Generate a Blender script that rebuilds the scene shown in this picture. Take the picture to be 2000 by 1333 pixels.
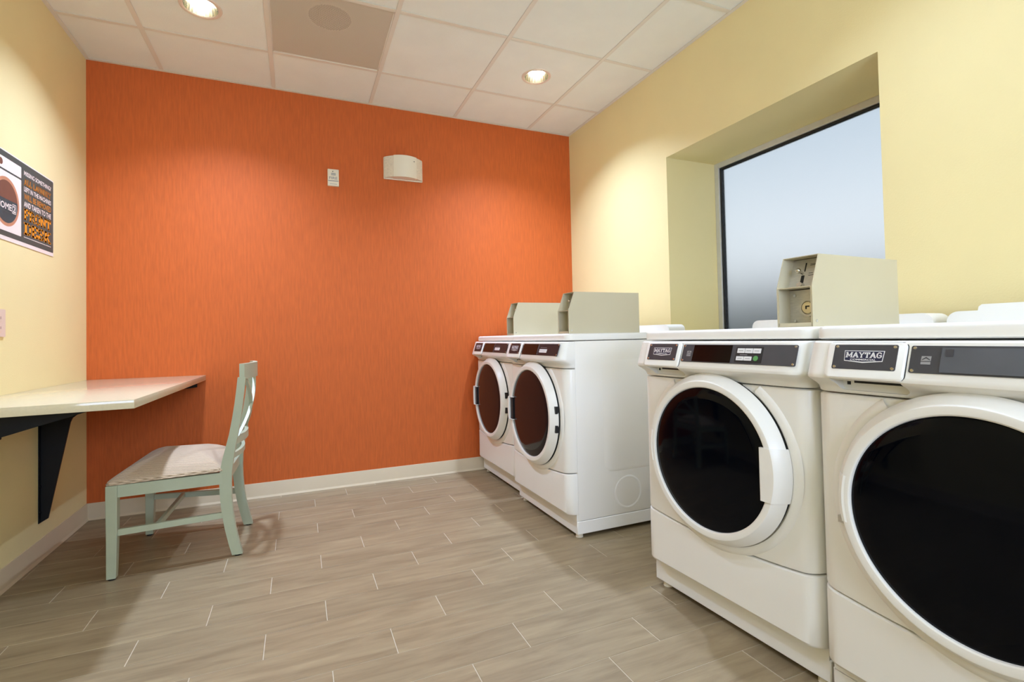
import bpy, bmesh, math, random
from mathutils import Matrix, Vector
PI = math.pi
random.seed(7)
SC = bpy.context.scene
COL = SC.collection
for _o in list(bpy.data.objects):
    bpy.data.objects.remove(_o)

# ------------------------------------------------------------------ camera
W, H, YB = 3.187, 2.6334, -5.62            # room width, ceiling height, wall behind the camera
cam = bpy.data.cameras.new('camera')
cam.sensor_width = 36.0
cam.lens = 965.374 / 2000 * 36
cam.shift_x = 9.462 / 2000
cam.shift_y = -28.365 / 2000
cam.clip_start = 0.02
co = bpy.data.objects.new('camera', cam)
COL.objects.link(co)
R_ = (0.92093393, -0.38917478, -0.02058374)
U_ = (0.01018410, -0.02876670, 0.99953427)
F_ = (0.38958566, 0.92071465, 0.02252883)
co.matrix_world = Matrix(((R_[0], U_[0], -F_[0], 1.10858), (R_[1], U_[1], -F_[1], -3.51895),
                          (R_[2], U_[2], -F_[2], 0.98075), (0, 0, 0, 1)))
SC.camera = co

# ------------------------------------------------------------------ sky, lights, exposure
SC.view_settings.view_transform = 'Standard'
SC.view_settings.look = 'None'
SC.view_settings.gamma = 1
SC.view_settings.use_curve_mapping = False
SC.view_settings.exposure = 0.0
wd = bpy.data.worlds.new('sky')
SC.world = wd
wd.use_nodes = True
nt = wd.node_tree
nt.nodes.clear()
tc = nt.nodes.new('ShaderNodeTexCoord')
sx = nt.nodes.new('ShaderNodeSeparateXYZ')
rp = nt.nodes.new('ShaderNodeValToRGB')
bg = nt.nodes.new('ShaderNodeBackground')
wo = nt.nodes.new('ShaderNodeOutputWorld')
nt.links.new(tc.outputs['Generated'], sx.inputs[0])
nt.links.new(sx.outputs['Z'], rp.inputs[0])
nt.links.new(rp.outputs[0], bg.inputs[0])
nt.links.new(bg.outputs[0], wo.inputs[0])
e = rp.color_ramp.elements
e[0].position = 0.0; e[0].color = (0.92, 0.95, 0.97, 1)
e[1].position = 1.0; e[1].color = (0.26, 0.36, 0.48, 1)
m_ = rp.color_ramp.elements.new(0.35); m_.color = (0.44, 0.53, 0.62, 1)
bg.inputs[1].default_value = 1.3

def area_light(name, loc, target, sx_, sy_, power, color):
    L = bpy.data.lights.new(name, 'AREA')
    L.shape = 'RECTANGLE'; L.size = sx_; L.size_y = sy_; L.energy = power; L.color = color
    o = bpy.data.objects.new(name, L)
    o.location = loc
    o.rotation_euler = (Vector(target) - Vector(loc)).to_track_quat('-Z', 'Y').to_euler()
    COL.objects.link(o)
    return o
area_light('added_fill_light', (1.4, -5.45, 1.55), (1.3, -1.0, 4.0), 1.6, 1.2, 104, (0.61, 0.755, 1.09))  # fill lamp added behind the camera to brighten the room
DOWNLIGHT_POWER = 54.0
DOWNLIGHT_COLOR = (0.63, 0.775, 1.09)

# ------------------------------------------------------------------ materials
def lin(c):
    return tuple(((v / 255) / 12.92 if v / 255 <= 0.04045 else ((v / 255 + 0.055) / 1.055) ** 2.4) for v in c) + (1,)

def mat(name, rgb, rough=0.5, metal=0.0, spec=0.5, coat=0.0, noise=None, bump=None, bumpscale=None, stretch=(1, 1, 1), **kw):
    """principled material; noise=(scale, amount) varies the colour, bump=(scale, strength) adds fine relief"""
    m = bpy.data.materials.new(name)
    m.use_nodes = True
    t = m.node_tree
    b = t.nodes['Principled BSDF']
    b.inputs['Base Color'].default_value = lin(rgb)
    b.inputs['Roughness'].default_value = rough
    b.inputs['Metallic'].default_value = metal
    b.inputs['Specular IOR Level'].default_value = spec
    b.inputs['Coat Weight'].default_value = coat
    b.inputs['Coat Roughness'].default_value = 0.08
    for k, v in kw.items():
        b.inputs[k.replace('_', ' ')].default_value = v
    if noise or bump:
        tc = t.nodes.new('ShaderNodeTexCoord')
        mp = t.nodes.new('ShaderNodeMapping')
        mp.inputs['Scale'].default_value = stretch
        t.links.new(tc.outputs['Object'], mp.inputs[0])
    if noise:
        n = t.nodes.new('ShaderNodeTexNoise')
        n.inputs['Scale'].default_value = noise[0]; n.inputs['Detail'].default_value = 5
        t.links.new(mp.outputs[0], n.inputs['Vector'])
        r = t.nodes.new('ShaderNodeValToRGB')
        a = noise[1]
        c = lin(rgb)
        r.color_ramp.elements[0].position = 0.3
        r.color_ramp.elements[1].position = 0.7
        r.color_ramp.elements[0].color = tuple(max(0, v * (1 - a)) for v in c[:3]) + (1,)
        r.color_ramp.elements[1].color = tuple(min(1, v * (1 + a)) for v in c[:3]) + (1,)
        t.links.new(n.outputs['Fac'], r.inputs[0])
        t.links.new(r.outputs[0], b.inputs['Base Color'])
    if bump:
        n2 = t.nodes.new('ShaderNodeTexNoise')
        n2.inputs['Scale'].default_value = bump[0]; n2.inputs['Detail'].default_value = 4
        t.links.new(mp.outputs[0], n2.inputs['Vector'])
        bp = t.nodes.new('ShaderNodeBump')
        bp.inputs['Strength'].default_value = bump[1]; bp.inputs['Distance'].default_value = 0.002
        t.links.new(n2.outputs['Fac'], bp.inputs['Height'])
        t.links.new(bp.outputs[0], b.inputs['Normal'])
    return m

M = {}
M['orange'] = mat('orange_wallcovering', (197, 96, 40), 0.62, spec=0.3, noise=(58, 0.10), bump=(58, 0.5), stretch=(1.6, 1, 0.16))
M['yellow'] = mat('yellow_paint', (238, 222, 165), 0.55, spec=0.3, noise=(3, 0.02), bump=(160, 0.25))
M['cove'] = mat('cove_base_rubber', (208, 190, 158), 0.45, noise=(5, 0.03))
M['tile_white'] = mat('ceiling_tile_board', (240, 241, 228), 0.9, spec=0.1, noise=(6, 0.02), bump=(220, 0.35))
M['bar'] = mat('ceiling_grid_paint', (230, 224, 206), 0.45)
M['enamel'] = mat('white_enamel', (242, 238, 229), 0.3, spec=0.45, noise=(2, 0.012))
M['plastic'] = mat('white_plastic', (242, 239, 231), 0.34, spec=0.45, noise=(2, 0.012))
M['galv'] = mat('bare_grey_sheet', (190, 192, 190), 0.42, metal=0.3, noise=(30, 0.05))
M['beige_steel'] = mat('beige_painted_steel', (204, 194, 164), 0.38, noise=(2, 0.02))
M['steel'] = mat('brushed_steel', (206, 201, 192), 0.32, metal=0.4, noise=(60, 0.08), stretch=(1, 1, 8))
M['chrome'] = mat('chrome', (215, 213, 208), 0.14, metal=1.0, noise=(30, 0.03))
M['brass'] = mat('lock_brass', (222, 208, 172), 0.28, metal=0.55, noise=(40, 0.05))
M['black'] = mat('black_plastic', (10, 10, 11), 0.4, noise=(20, 0.1))
M['black_paint'] = mat('black_bracket_paint', (12, 13, 15), 0.55, spec=0.3, noise=(30, 0.15))
M['gap_shade'] = mat('dark_gap_shade', (34, 34, 30), 0.7, noise=(20, 0.1))  # dark colour standing in for shade in the machine gaps
M['glass_dark'] = mat('black_door_glass', (2, 4, 10), 0.06, spec=0.12, noise=(2, 0.2))
M['glass_brown'] = mat('brown_door_glass', (31, 25, 27), 0.07, spec=0.22, noise=(2, 0.1))
M['graphite'] = mat('graphite_panel', (62, 62, 66), 0.34, noise=(40, 0.05))
M['graphite_brown'] = mat('dark_panel', (46, 40, 42), 0.34, spec=0.25, noise=(40, 0.06))
M['display'] = mat('display_black', (9, 6, 8), 0.12, spec=0.3, noise=(9, 0.1))
M['display_sheen'] = mat('display_sheen', (84, 88, 96), 0.24, spec=0.6, coat=0.3, noise=(9, 0.1))  # lighter blue-grey puts a bright reflection into the display colour
M['navy'] = mat('badge_navy', (32, 34, 62), 0.3, noise=(20, 0.05))
M['print_white'] = mat('print_white', (232, 230, 228), 0.5, noise=(20, 0.02))
M['print_grey'] = mat('print_grey', (150, 148, 146), 0.5, noise=(20, 0.03))
M['green'] = mat('green_button', (84, 150, 78), 0.4, noise=(20, 0.03))
M['quartz'] = mat('cream_quartz', (212, 199, 166), 0.1, spec=0.42, noise=(120, 0.03))
M['sage'] = mat('sage_green_paint', (176, 183, 157), 0.42, noise=(14, 0.03))
M['poster_slate'] = mat('poster_slate', (68, 82, 76), 0.45, noise=(30, 0.05))
M['poster_paper'] = mat('poster_paper', (240, 226, 214), 0.5, noise=(30, 0.015))
M['poster_orange'] = mat('poster_orange', (238, 148, 32), 0.5, noise=(30, 0.03))
M['poster_amber'] = mat('poster_amber', (196, 124, 38), 0.5, noise=(30, 0.03))
M['poster_copper'] = mat('poster_copper', (196, 138, 104), 0.5, noise=(30, 0.03))
M['poster_brown'] = mat('poster_brown', (116, 78, 62), 0.5, noise=(30, 0.03))
M['poster_teal'] = mat('poster_teal', (52, 72, 74), 0.5, noise=(18, 0.2))
M['ivory'] = mat('ivory_plastic', (232, 222, 200), 0.35, noise=(5, 0.02))
M['outlet_pink'] = mat('outlet_plate_plastic', (226, 202, 184), 0.4, noise=(5, 0.02))
M['lens'] = mat('frosted_lens', (226, 214, 190), 0.25, noise=(60, 0.1), stretch=(1, 1, 4))
M['alu'] = mat('window_aluminium', (206, 204, 196), 0.4, metal=0.1, noise=(20, 0.04))
M['gasket'] = mat('window_gasket', (22, 24, 26), 0.6, noise=(20, 0.1))
M['ground'] = mat('outdoor_ground', (70, 74, 66), 0.9, noise=(3, 0.2))
M['outwall'] = mat('outdoor_block', (84, 92, 92), 0.9, noise=(3, 0.15))
M['plenum'] = mat('plenum_grey', (120, 112, 100), 0.9, noise=(5, 0.1))
M['duct'] = mat('duct_dark', (22, 21, 18), 0.8, noise=(5, 0.1))
M['grout'] = mat('floor_grout', (196, 182, 158), 0.8, noise=(40, 0.06))
M['cone'] = mat('downlight_reflector', (226, 212, 176), 0.07, metal=1.0, noise=(20, 0.03))
M['trim_white'] = mat('downlight_trim', (232, 214, 192), 0.4, noise=(5, 0.02))

def emis(name, rgb, s):
    m = bpy.data.materials.new(name)
    m.use_nodes = True
    b = m.node_tree.nodes['Principled BSDF']
    b.inputs['Base Color'].default_value = (0.8, 0.8, 0.8, 1)
    b.inputs['Emission Color'].default_value = rgb + (1,)
    b.inputs['Emission Strength'].default_value = s
    return m
M['lamp'] = emis('lamp_glow', (1.0, 0.97, 0.92), 6.0)

def frosted():
    m = bpy.data.materials.new('frosted_glass')
    m.use_nodes = True
    t = m.node_tree
    b = t.nodes['Principled BSDF']
    b.inputs['Base Color'].default_value = (0.95, 0.97, 0.98, 1)
    b.inputs['Transmission Weight'].default_value = 1.0
    b.inputs['Roughness'].default_value = 0.42
    b.inputs['IOR'].default_value = 1.3
    tc = t.nodes.new('ShaderNodeTexCoord')
    n = t.nodes.new('ShaderNodeTexNoise'); n.inputs['Scale'].default_value = 210
    bp = t.nodes.new('ShaderNodeBump'); bp.inputs['Strength'].default_value = 0.12; bp.inputs['Distance'].default_value = 0.002
    t.links.new(tc.outputs['Object'], n.inputs['Vector'])
    t.links.new(n.outputs['Fac'], bp.inputs['Height'])
    t.links.new(bp.outputs[0], b.inputs['Normal'])
    return m
M['frosted'] = frosted()

def floor_tile_mat():
    m = bpy.data.materials.new('wood_look_porcelain')
    m.use_nodes = True
    t = m.node_tree
    b = t.nodes['Principled BSDF']
    b.inputs['Roughness'].default_value = 0.42
    b.inputs['Specular IOR Level'].default_value = 0.4
    tc = t.nodes.new('ShaderNodeTexCoord')
    oi = t.nodes.new('ShaderNodeObjectInfo')
    off = t.nodes.new('ShaderNodeVectorMath'); off.operation = 'ADD'
    sc = t.nodes.new('ShaderNodeVectorMath'); sc.operation = 'SCALE'; sc.inputs['Scale'].default_value = 37.0
    cmb = t.nodes.new('ShaderNodeCombineXYZ')
    for i in range(3):
        t.links.new(oi.outputs['Random'], cmb.inputs[i])
    t.links.new(cmb.outputs[0], sc.inputs[0])
    t.links.new(tc.outputs['Object'], off.inputs[0])
    t.links.new(sc.outputs[0], off.inputs[1])
    mp = t.nodes.new('ShaderNodeMapping'); mp.inputs['Scale'].default_value = (0.13, 1.0, 1.0)
    t.links.new(off.outputs[0], mp.inputs[0])
    n1 = t.nodes.new('ShaderNodeTexNoise'); n1.inputs['Scale'].default_value = 26; n1.inputs['Detail'].default_value = 8
    n1.inputs['Roughness'].default_value = 0.62; n1.inputs['Distortion'].default_value = 0.5
    t.links.new(mp.outputs[0], n1.inputs['Vector'])
    r1 = t.nodes.new('ShaderNodeValToRGB')
    el = r1.color_ramp.elements
    el[0].position = 0.28; el[0].color = lin((129, 111, 83))
    el[1].position = 0.74; el[1].color = lin((163, 145, 112))
    k = el.new(0.5); k.color = lin((147, 129, 99))
    t.links.new(n1.outputs['Fac'], r1.inputs[0])
    hsv = t.nodes.new('ShaderNodeHueSaturation')
    mr = t.nodes.new('ShaderNodeMapRange')
    mr.inputs['To Min'].default_value = 0.93; mr.inputs['To Max'].default_value = 1.06
    t.links.new(oi.outputs['Random'], mr.inputs[0])
    t.links.new(mr.outputs[0], hsv.inputs['Value'])
    t.links.new(r1.outputs[0], hsv.inputs['Color'])
    t.links.new(hsv.outputs[0], b.inputs['Base Color'])
    bp = t.nodes.new('ShaderNodeBump'); bp.inputs['Strength'].default_value = 0.18; bp.inputs['Distance'].default_value = 0.001
    t.links.new(n1.outputs['Fac'], bp.inputs['Height'])
    t.links.new(bp.outputs[0], b.inputs['Normal'])
    return m
M['floor_tile'] = floor_tile_mat()

def fabric_mat():
    m = bpy.data.materials.new('ribbed_seat_fabric')
    m.use_nodes = True
    t = m.node_tree
    b = t.nodes['Principled BSDF']
    b.inputs['Roughness'].default_value = 0.85
    b.inputs['Specular IOR Level'].default_value = 0.2
    b.inputs['Sheen Weight'].default_value = 0.25
    tc = t.nodes.new('ShaderNodeTexCoord')
    mp = t.nodes.new('ShaderNodeMapping')
    wv = t.nodes.new('ShaderNodeTexWave'); wv.bands_direction = 'Y'
    wv.inputs['Scale'].default_value = 48; wv.inputs['Distortion'].default_value = 1.2; wv.inputs['Detail'].default_value = 2; wv.inputs['Detail Scale'].default_value = 3
    r = t.nodes.new('ShaderNodeValToRGB')
    r.color_ramp.elements[0].color = lin((170, 147, 120)); r.color_ramp.elements[1].color = lin((218, 195, 166))
    bp = t.nodes.new('ShaderNodeBump'); bp.inputs['Strength'].default_value = 0.35; bp.inputs['Distance'].default_value = 0.002
    t.links.new(tc.outputs['Object'], mp.inputs[0]); t.links.new(mp.outputs[0], wv.inputs['Vector'])
    t.links.new(wv.outputs['Fac'], r.inputs[0]); t.links.new(r.outputs[0], b.inputs['Base Color'])
    t.links.new(wv.outputs['Fac'], bp.inputs['Height']); t.links.new(bp.outputs[0], b.inputs['Normal'])
    return m
M['fabric'] = fabric_mat()

def perforated_mat():
    """beige steel sheet with real see-through holes on a 7 mm pitch"""
    m = bpy.data.materials.new('perforated_sheet')
    m.use_nodes = True
    t = m.node_tree
    b = t.nodes['Principled BSDF']
    b.inputs['Base Color'].default_value = lin((232, 220, 196)); b.inputs['Roughness'].default_value = 0.5
    out = t.nodes['Material Output']
    tc = t.nodes.new('ShaderNodeTexCoord')
    mp = t.nodes.new('ShaderNodeMapping'); mp.inputs['Scale'].default_value = (150, 150, 0); mp.inputs['Rotation'].default_value = (0, 0, PI / 4)
    fr = t.nodes.new('ShaderNodeVectorMath'); fr.operation = 'FRACTION'
    sb = t.nodes.new('ShaderNodeVectorMath'); sb.operation = 'SUBTRACT'; sb.inputs[1].default_value = (0.5, 0.5, 0)
    ln = t.nodes.new('ShaderNodeVectorMath'); ln.operation = 'LENGTH'
    lt = t.nodes.new('ShaderNodeMath'); lt.operation = 'LESS_THAN'; lt.inputs[1].default_value = 0.35
    tr = t.nodes.new('ShaderNodeBsdfTransparent')
    mx = t.nodes.new('ShaderNodeMixShader')
    t.links.new(tc.outputs['Object'], mp.inputs[0]); t.links.new(mp.outputs[0], fr.inputs[0])
    t.links.new(fr.outputs[0], sb.inputs[0]); t.links.new(sb.outputs[0], ln.inputs[0])
    t.links.new(ln.outputs['Value'], lt.inputs[0]); t.links.new(lt.outputs[0], mx.inputs[0])
    t.links.new(b.outputs[0], mx.inputs[1]); t.links.new(tr.outputs[0], mx.inputs[2])
    t.links.new(mx.outputs[0], out.inputs['Surface'])
    return m
M['perforated'] = perforated_mat()

# ------------------------------------------------------------------ mesh helpers
def link(name, me, material=None, parent=None, smooth=None):
    o = bpy.data.objects.new(name, me)
    if material is not None and not me.materials:
        me.materials.append(M[material] if isinstance(material, str) else material)
    if smooth is not None:
        for p in me.polygons:
            p.use_smooth = True
        me.set_sharp_from_angle(angle=math.radians(smooth))
    COL.objects.link(o)
    if parent is not None:
        o.parent = parent
    return o

def obj(name, bm, material, parent=None, smooth=None, normals=True):
    if normals:
        bmesh.ops.recalc_face_normals(bm, faces=bm.faces)
    me = bpy.data.meshes.new(name)
    bm.to_mesh(me)
    bm.free()
    return link(name, me, material, parent, smooth)

def thing(name, label, cat, loc=(0, 0, 0), rotz=0, group=None):
    o = bpy.data.objects.new(name, None)
    o.empty_display_size = 0.1
    COL.objects.link(o)
    o.location = loc
    o.rotation_euler = (0, 0, rotz)
    o['label'] = label; o['category'] = cat
    if group:
        o['group'] = group
    return o

def structure(o):
    o['kind'] = 'structure'
    return o

def add_box(bm, a, b, bevel=0.0, seg=2):
    """axis-aligned box from corner a to corner b"""
    r = bmesh.ops.create_cube(bm, size=1.0)
    vs = r['verts']
    for v in vs:
        v.co = Vector([(a[i] + b[i]) / 2 + v.co[i] * (b[i] - a[i]) for i in range(3)])
    if bevel:
        es = list({e for v in vs for e in v.link_edges})
        bmesh.ops.bevel(bm, geom=es, offset=bevel, segments=seg, affect='EDGES', profile=0.5)
    return bm

def box(a, b, bevel=0.0, seg=2):
    return add_box(bmesh.new(), a, b, bevel, seg)

def add_cyl(bm, c, r, h, axis=(0, 0, 1), n=24, r2=None):
    rr = bmesh.ops.create_cone(bm, cap_ends=True, segments=n, radius1=r, radius2=r if r2 is None else r2, depth=h)
    q = Vector((0, 0, 1)).rotation_difference(Vector(axis).normalized()).to_matrix().to_4x4()
    bmesh.ops.transform(bm, verts=rr['verts'], matrix=Matrix.Translation(c) @ q)
    return bm

def add_lathe(bm, prof, org, axis='y', n=64, a0=0.0, a1=2 * PI, cap=False):
    """spin (r, h) points about an axis through org; axis 'y' spins in the x-z plane, 'z' in x-y"""
    full = abs(a1 - a0 - 2 * PI) < 1e-6
    rings = []
    k = n if full else n + 1
    for i in range(k):
        a = a0 + (a1 - a0) * i / n
        ring = []
        for r, h in prof:
            if axis == 'y':
                p = (org[0] + r * math.cos(a), org[1] + h, org[2] + r * math.sin(a))
            else:
                p = (org[0] + r * math.cos(a), org[1] + r * math.sin(a), org[2] + h)
            ring.append(bm.verts.new(p))
        rings.append(ring)
    for i in range(n if full else n):
        A = rings[i]; B = rings[(i + 1) % k]
        for j in range(len(prof) - 1):
            bm.faces.new((A[j], B[j], B[j + 1], A[j + 1]))
    bmesh.ops.remove_doubles(bm, verts=bm.verts, dist=1e-6)
    return bm

def add_prism(bm, pts, mp):
    """closed solid from polygon pts (2D); mp(x, y, k) gives the 3D point on the near (k=0) and far (k=1) side"""
    n = len(pts)
    A = [bm.verts.new(mp(x, y, 0)) for x, y in pts]
    B = [bm.verts.new(mp(x, y, 1)) for x, y in pts]
    bm.faces.new(A); bm.faces.new(B[::-1])
    for i in range(n):
        j = (i + 1) % n
        bm.faces.new((A[i], B[i], B[j], A[j]))
    return bm

def add_sweep(bm, path, sec):
    """sweep rectangles: path = list of (centre, half-width vector, half-height vector); sec unused corner order"""
    rings = []
    for c, hw, hh in path:
        c, hw, hh = Vector(c), Vector(hw), Vector(hh)
        rings.append([bm.verts.new(c - hw - hh), bm.verts.new(c + hw - hh), bm.verts.new(c + hw + hh), bm.verts.new(c - hw + hh)])
    for a, b in zip(rings, rings[1:]):
        for i in range(4):
            j = (i + 1) % 4
            bm.faces.new((a[i], a[j], b[j], b[i]))
    bm.faces.new(rings[0][::-1]); bm.faces.new(rings[-1])
    return bm

def rrect(x0, y0, x1, y1, r, n=5):
    out = []
    for cx, cy, a in ((x1 - r, y0 + r, -PI / 2), (x1 - r, y1 - r, 0), (x0 + r, y1 - r, PI / 2), (x0 + r, y0 + r, PI)):
        for i in range(n + 1):
            t = a + PI / 2 * i / n
            out.append((cx + r * math.cos(t), cy + r * math.sin(t)))
    return out

def frame(org, a, b):
    """local frame for flat work: a to the right, b up, normal a x b"""
    org, a, b = Vector(org), Vector(a).normalized(), Vector(b).normalized()
    n = a.cross(b)
    return lambda x, y, d=0.0: org + a * x + b * y + n * d

def slab(fr, pts, d0, d1, bm=None):
    bm = bm or bmesh.new()
    return add_prism(bm, pts, lambda x, y, k: fr(x, y, d1 if k else d0))

# --- lettering: built-in sans for plain words, own slab strokes for the slab words
def text_polys(s):
    cu = bpy.data.curves.new('lettering', 'FONT')
    cu.body = s
    cu.size = 1.0
    cu.offset = 0.018
    cu.resolution_u = 3
    o = bpy.data.objects.new('lettering', cu)
    COL.objects.link(o)
    dg = bpy.context.evaluated_depsgraph_get()
    me = bpy.data.meshes.new_from_object(o.evaluated_get(dg))
    vs = [tuple(v.co[:2]) for v in me.vertices]
    fs = [tuple(p.vertices) for p in me.polygons]
    bpy.data.objects.remove(o); bpy.data.curves.remove(cu); bpy.data.meshes.remove(me)
    return vs, fs

SLAB = {  # strokes in a 0..w x 0..1 box; serif bars at (x, y)
    'A': (0.95, [[(0.12, 0), (0.475, 1), (0.83, 0)], [(0.25, 0.32), (0.7, 0.32)]], [(0.13, 0), (0.82, 0)]),
    'D': (0.85, [[(0.18, 0), (0.18, 1)], [(0.1, 1), (0.5, 1), (0.72, 0.8), (0.72, 0.2), (0.5, 0), (0.1, 0)]], [(0.14, 0), (0.14, 1)]),
    'E': (0.8, [[(0.18, 0), (0.18, 1)], [(0.06, 1), (0.7, 1), (0.7, 0.78)], [(0.06, 0), (0.7, 0), (0.7, 0.22)], [(0.18, 0.5), (0.54, 0.5)]], []),
    'F': (0.78, [[(0.18, 0), (0.18, 1)], [(0.06, 1), (0.7, 1), (0.7, 0.76)], [(0.18, 0.5), (0.54, 0.5)]], [(0.2, 0)]),
    'G': (0.88, [[(0.76, 0.78), (0.6, 1), (0.32, 1), (0.13, 0.75), (0.13, 0.25), (0.32, 0), (0.6, 0), (0.76, 0.18), (0.76, 0.45), (0.5, 0.45)]], []),
    'K': (0.9, [[(0.18, 0), (0.18, 1)], [(0.74, 1), (0.2, 0.42)], [(0.34, 0.56), (0.76, 0)]], [(0.18, 0), (0.18, 1), (0.74, 0), (0.72, 1)]),
    'L': (0.76, [[(0.18, 0), (0.18, 1)], [(0.06, 0), (0.68, 0), (0.68, 0.26)]], [(0.18, 1)]),
    'M': (1.1, [[(0.16, 0), (0.16, 1), (0.55, 0.25), (0.94, 1), (0.94, 0)]], [(0.16, 0), (0.94, 0), (0.14, 1), (0.96, 1)]),
    'N': (0.95, [[(0.16, 0), (0.16, 1), (0.79, 0), (0.79, 1)]], [(0.16, 0), (0.14, 1), (0.79, 1)]),
    'O': (0.88, [[(0.32, 0), (0.13, 0.25), (0.13, 0.75), (0.32, 1), (0.56, 1), (0.75, 0.75), (0.75, 0.25), (0.56, 0), (0.32, 0)]], []),
    'R': (0.9, [[(0.18, 0), (0.18, 1)], [(0.06, 1), (0.5, 1), (0.68, 0.87), (0.68, 0.6), (0.5, 0.47), (0.18, 0.47)], [(0.46, 0.47), (0.76, 0)]], [(0.18, 0), (0.78, 0)]),
    'S': (0.78, [[(0.66, 0.74), (0.56, 1), (0.24, 1), (0.12, 0.84), (0.14, 0.64), (0.62, 0.4), (0.67, 0.2), (0.54, 0), (0.22, 0), (0.11, 0.26)]], []),
    'T': (0.82, [[(0.41, 0), (0.41, 1)], [(0.07, 0.76), (0.07, 1), (0.75, 1), (0.75, 0.76)]], [(0.41, 0)]),
    'U': (0.92, [[(0.16, 1), (0.16, 0.22), (0.34, 0), (0.58, 0), (0.76, 0.22), (0.76, 1)]], [(0.16, 1), (0.76, 1)]),
    'Y': (0.92, [[(0.12, 1), (0.46, 0.48), (0.8, 1)], [(0.46, 0.5), (0.46, 0)]], [(0.14, 1), (0.78, 1), (0.46, 0)]),
}
def slab_polys(s, th=0.2):
    vs, fs, x = [], [], 0.0
    def quad(p):
        i = len(vs); vs.extend(p); fs.append(tuple(range(i, i + len(p))))
    for ch in s:
        if ch == ' ':
            x += 0.45; continue
        w, strokes, serifs = SLAB[ch]
        h = th / 2
        for st in strokes:
            for (ax, ay), (bx, by) in zip(st, st[1:]):
                dx, dy = bx - ax, by - ay
                L = math.hypot(dx, dy) or 1
                k = h if abs(dx) < 0.5 * abs(dy) else h * 0.75
                nx, ny = -dy / L * k, dx / L * k
                ex, ey = dx / L * k * 0.7, dy / L * k * 0.7
                quad([(x + ax + nx - ex, ay + ny - ey), (x + ax - nx - ex, ay - ny - ey), (x + bx - nx + ex, by - ny + ey), (x + bx + nx + ex, by + ny + ey)])
        for px, py in serifs:
            quad([(x + px - 0.19, py - h * 0.7), (x + px + 0.19, py - h * 0.7), (x + px + 0.19, py + h * 0.7), (x + px - 0.19, py + h * 0.7)])
        x += w + 0.06
    return vs, fs

def lettering(name, polys, fr, x0, y0, x1, y1, d, material, parent):
    """flat printed words fitted into the rectangle x0..x1, y0..y1 of a frame"""
    vs, fs = polys
    ax, bx = min(v[0] for v in vs), max(v[0] for v in vs)
    ay, by = min(v[1] for v in vs), max(v[1] for v in vs)
    me = bpy.data.meshes.new(name)
    me.from_pydata([tuple(fr(x0 + (v[0] - ax) / (bx - ax) * (x1 - x0), y0 + (v[1] - ay) / (by - ay) * (y1 - y0), d)) for v in vs], [], fs)
    return link(name, me, material, parent)

# ------------------------------------------------------------------ room shell
T = 0.6096
TOP = H + 0.34
# floor: grout bed, every porcelain plank a part
fl = structure(obj('floor', box((-0.1, YB, -0.06), (W + 0.4, 0.1, -0.0012)), 'grout'))
PL, PW, GR = 0.58406, 0.14481, 0.0013
X0, Y0 = 0.0248, -0.6294
TM = {}
def plank_mesh(w, d):
    key = (round(w, 4), round(d, 4))
    if key not in TM:
        bm = box((0, 0, -0.008), (w, d, 0.0), 0.0012, 1)
        bmesh.ops.recalc_face_normals(bm, faces=bm.faces)
        me = bpy.data.meshes.new('floor_plank'); bm.to_mesh(me); bm.free()
        me.materials.append(M['floor_tile'])
        TM[key] = me
    return TM[key]
for k in range(-5, 36):
    ya = min(Y0 - k * PW - GR / 2, 0.0); yb = max(Y0 - (k + 1) * PW + GR / 2, YB)
    if ya - yb < 0.01:
        continue
    o3 = X0 + {0: 0.0, 1: 2 * PL / 3, 2: PL / 3}[k % 3]
    for n in range(-2, 7):
        xa = max(o3 + n * PL + 0.0013, 0.0); xb = min(o3 + (n + 1) * PL - 0.0013, W)
        if xb - xa < 0.01:
            continue
        o = bpy.data.objects.new('floor_plank', plank_mesh(xb - xa, ya - yb))
        o.location = (xa, yb, 0)
        COL.objects.link(o)
        o.parent = fl

structure(obj('wall_back', box((-0.12, 0, -0.06), (W + 0.5, 0.12, TOP)), 'orange'))
structure(obj('wall_left', box((-0.12, YB, -0.06), (0, 0.0, TOP)), 'yellow'))
structure(obj('wall_front', box((-0.12, YB - 0.12, -0.06), (W + 0.5, YB, TOP)), 'yellow'))
# right wall with the deep window opening
WY0, WY1, WZ0, WZ1, WX = -2.345, -1.15, 0.93, 2.06, 0.43
bm = bmesh.new()
add_box(bm, (W, YB, -0.06), (W + WX, WY0, TOP))
add_box(bm, (W, WY1, -0.06), (W + WX, 0, TOP))
add_box(bm, (W, WY0, -0.06), (W + WX, WY1, WZ0))
add_box(bm, (W, WY0, WZ1), (W + WX, WY1, TOP))
structure(obj('wall_right', bm, 'yellow'))

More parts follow.
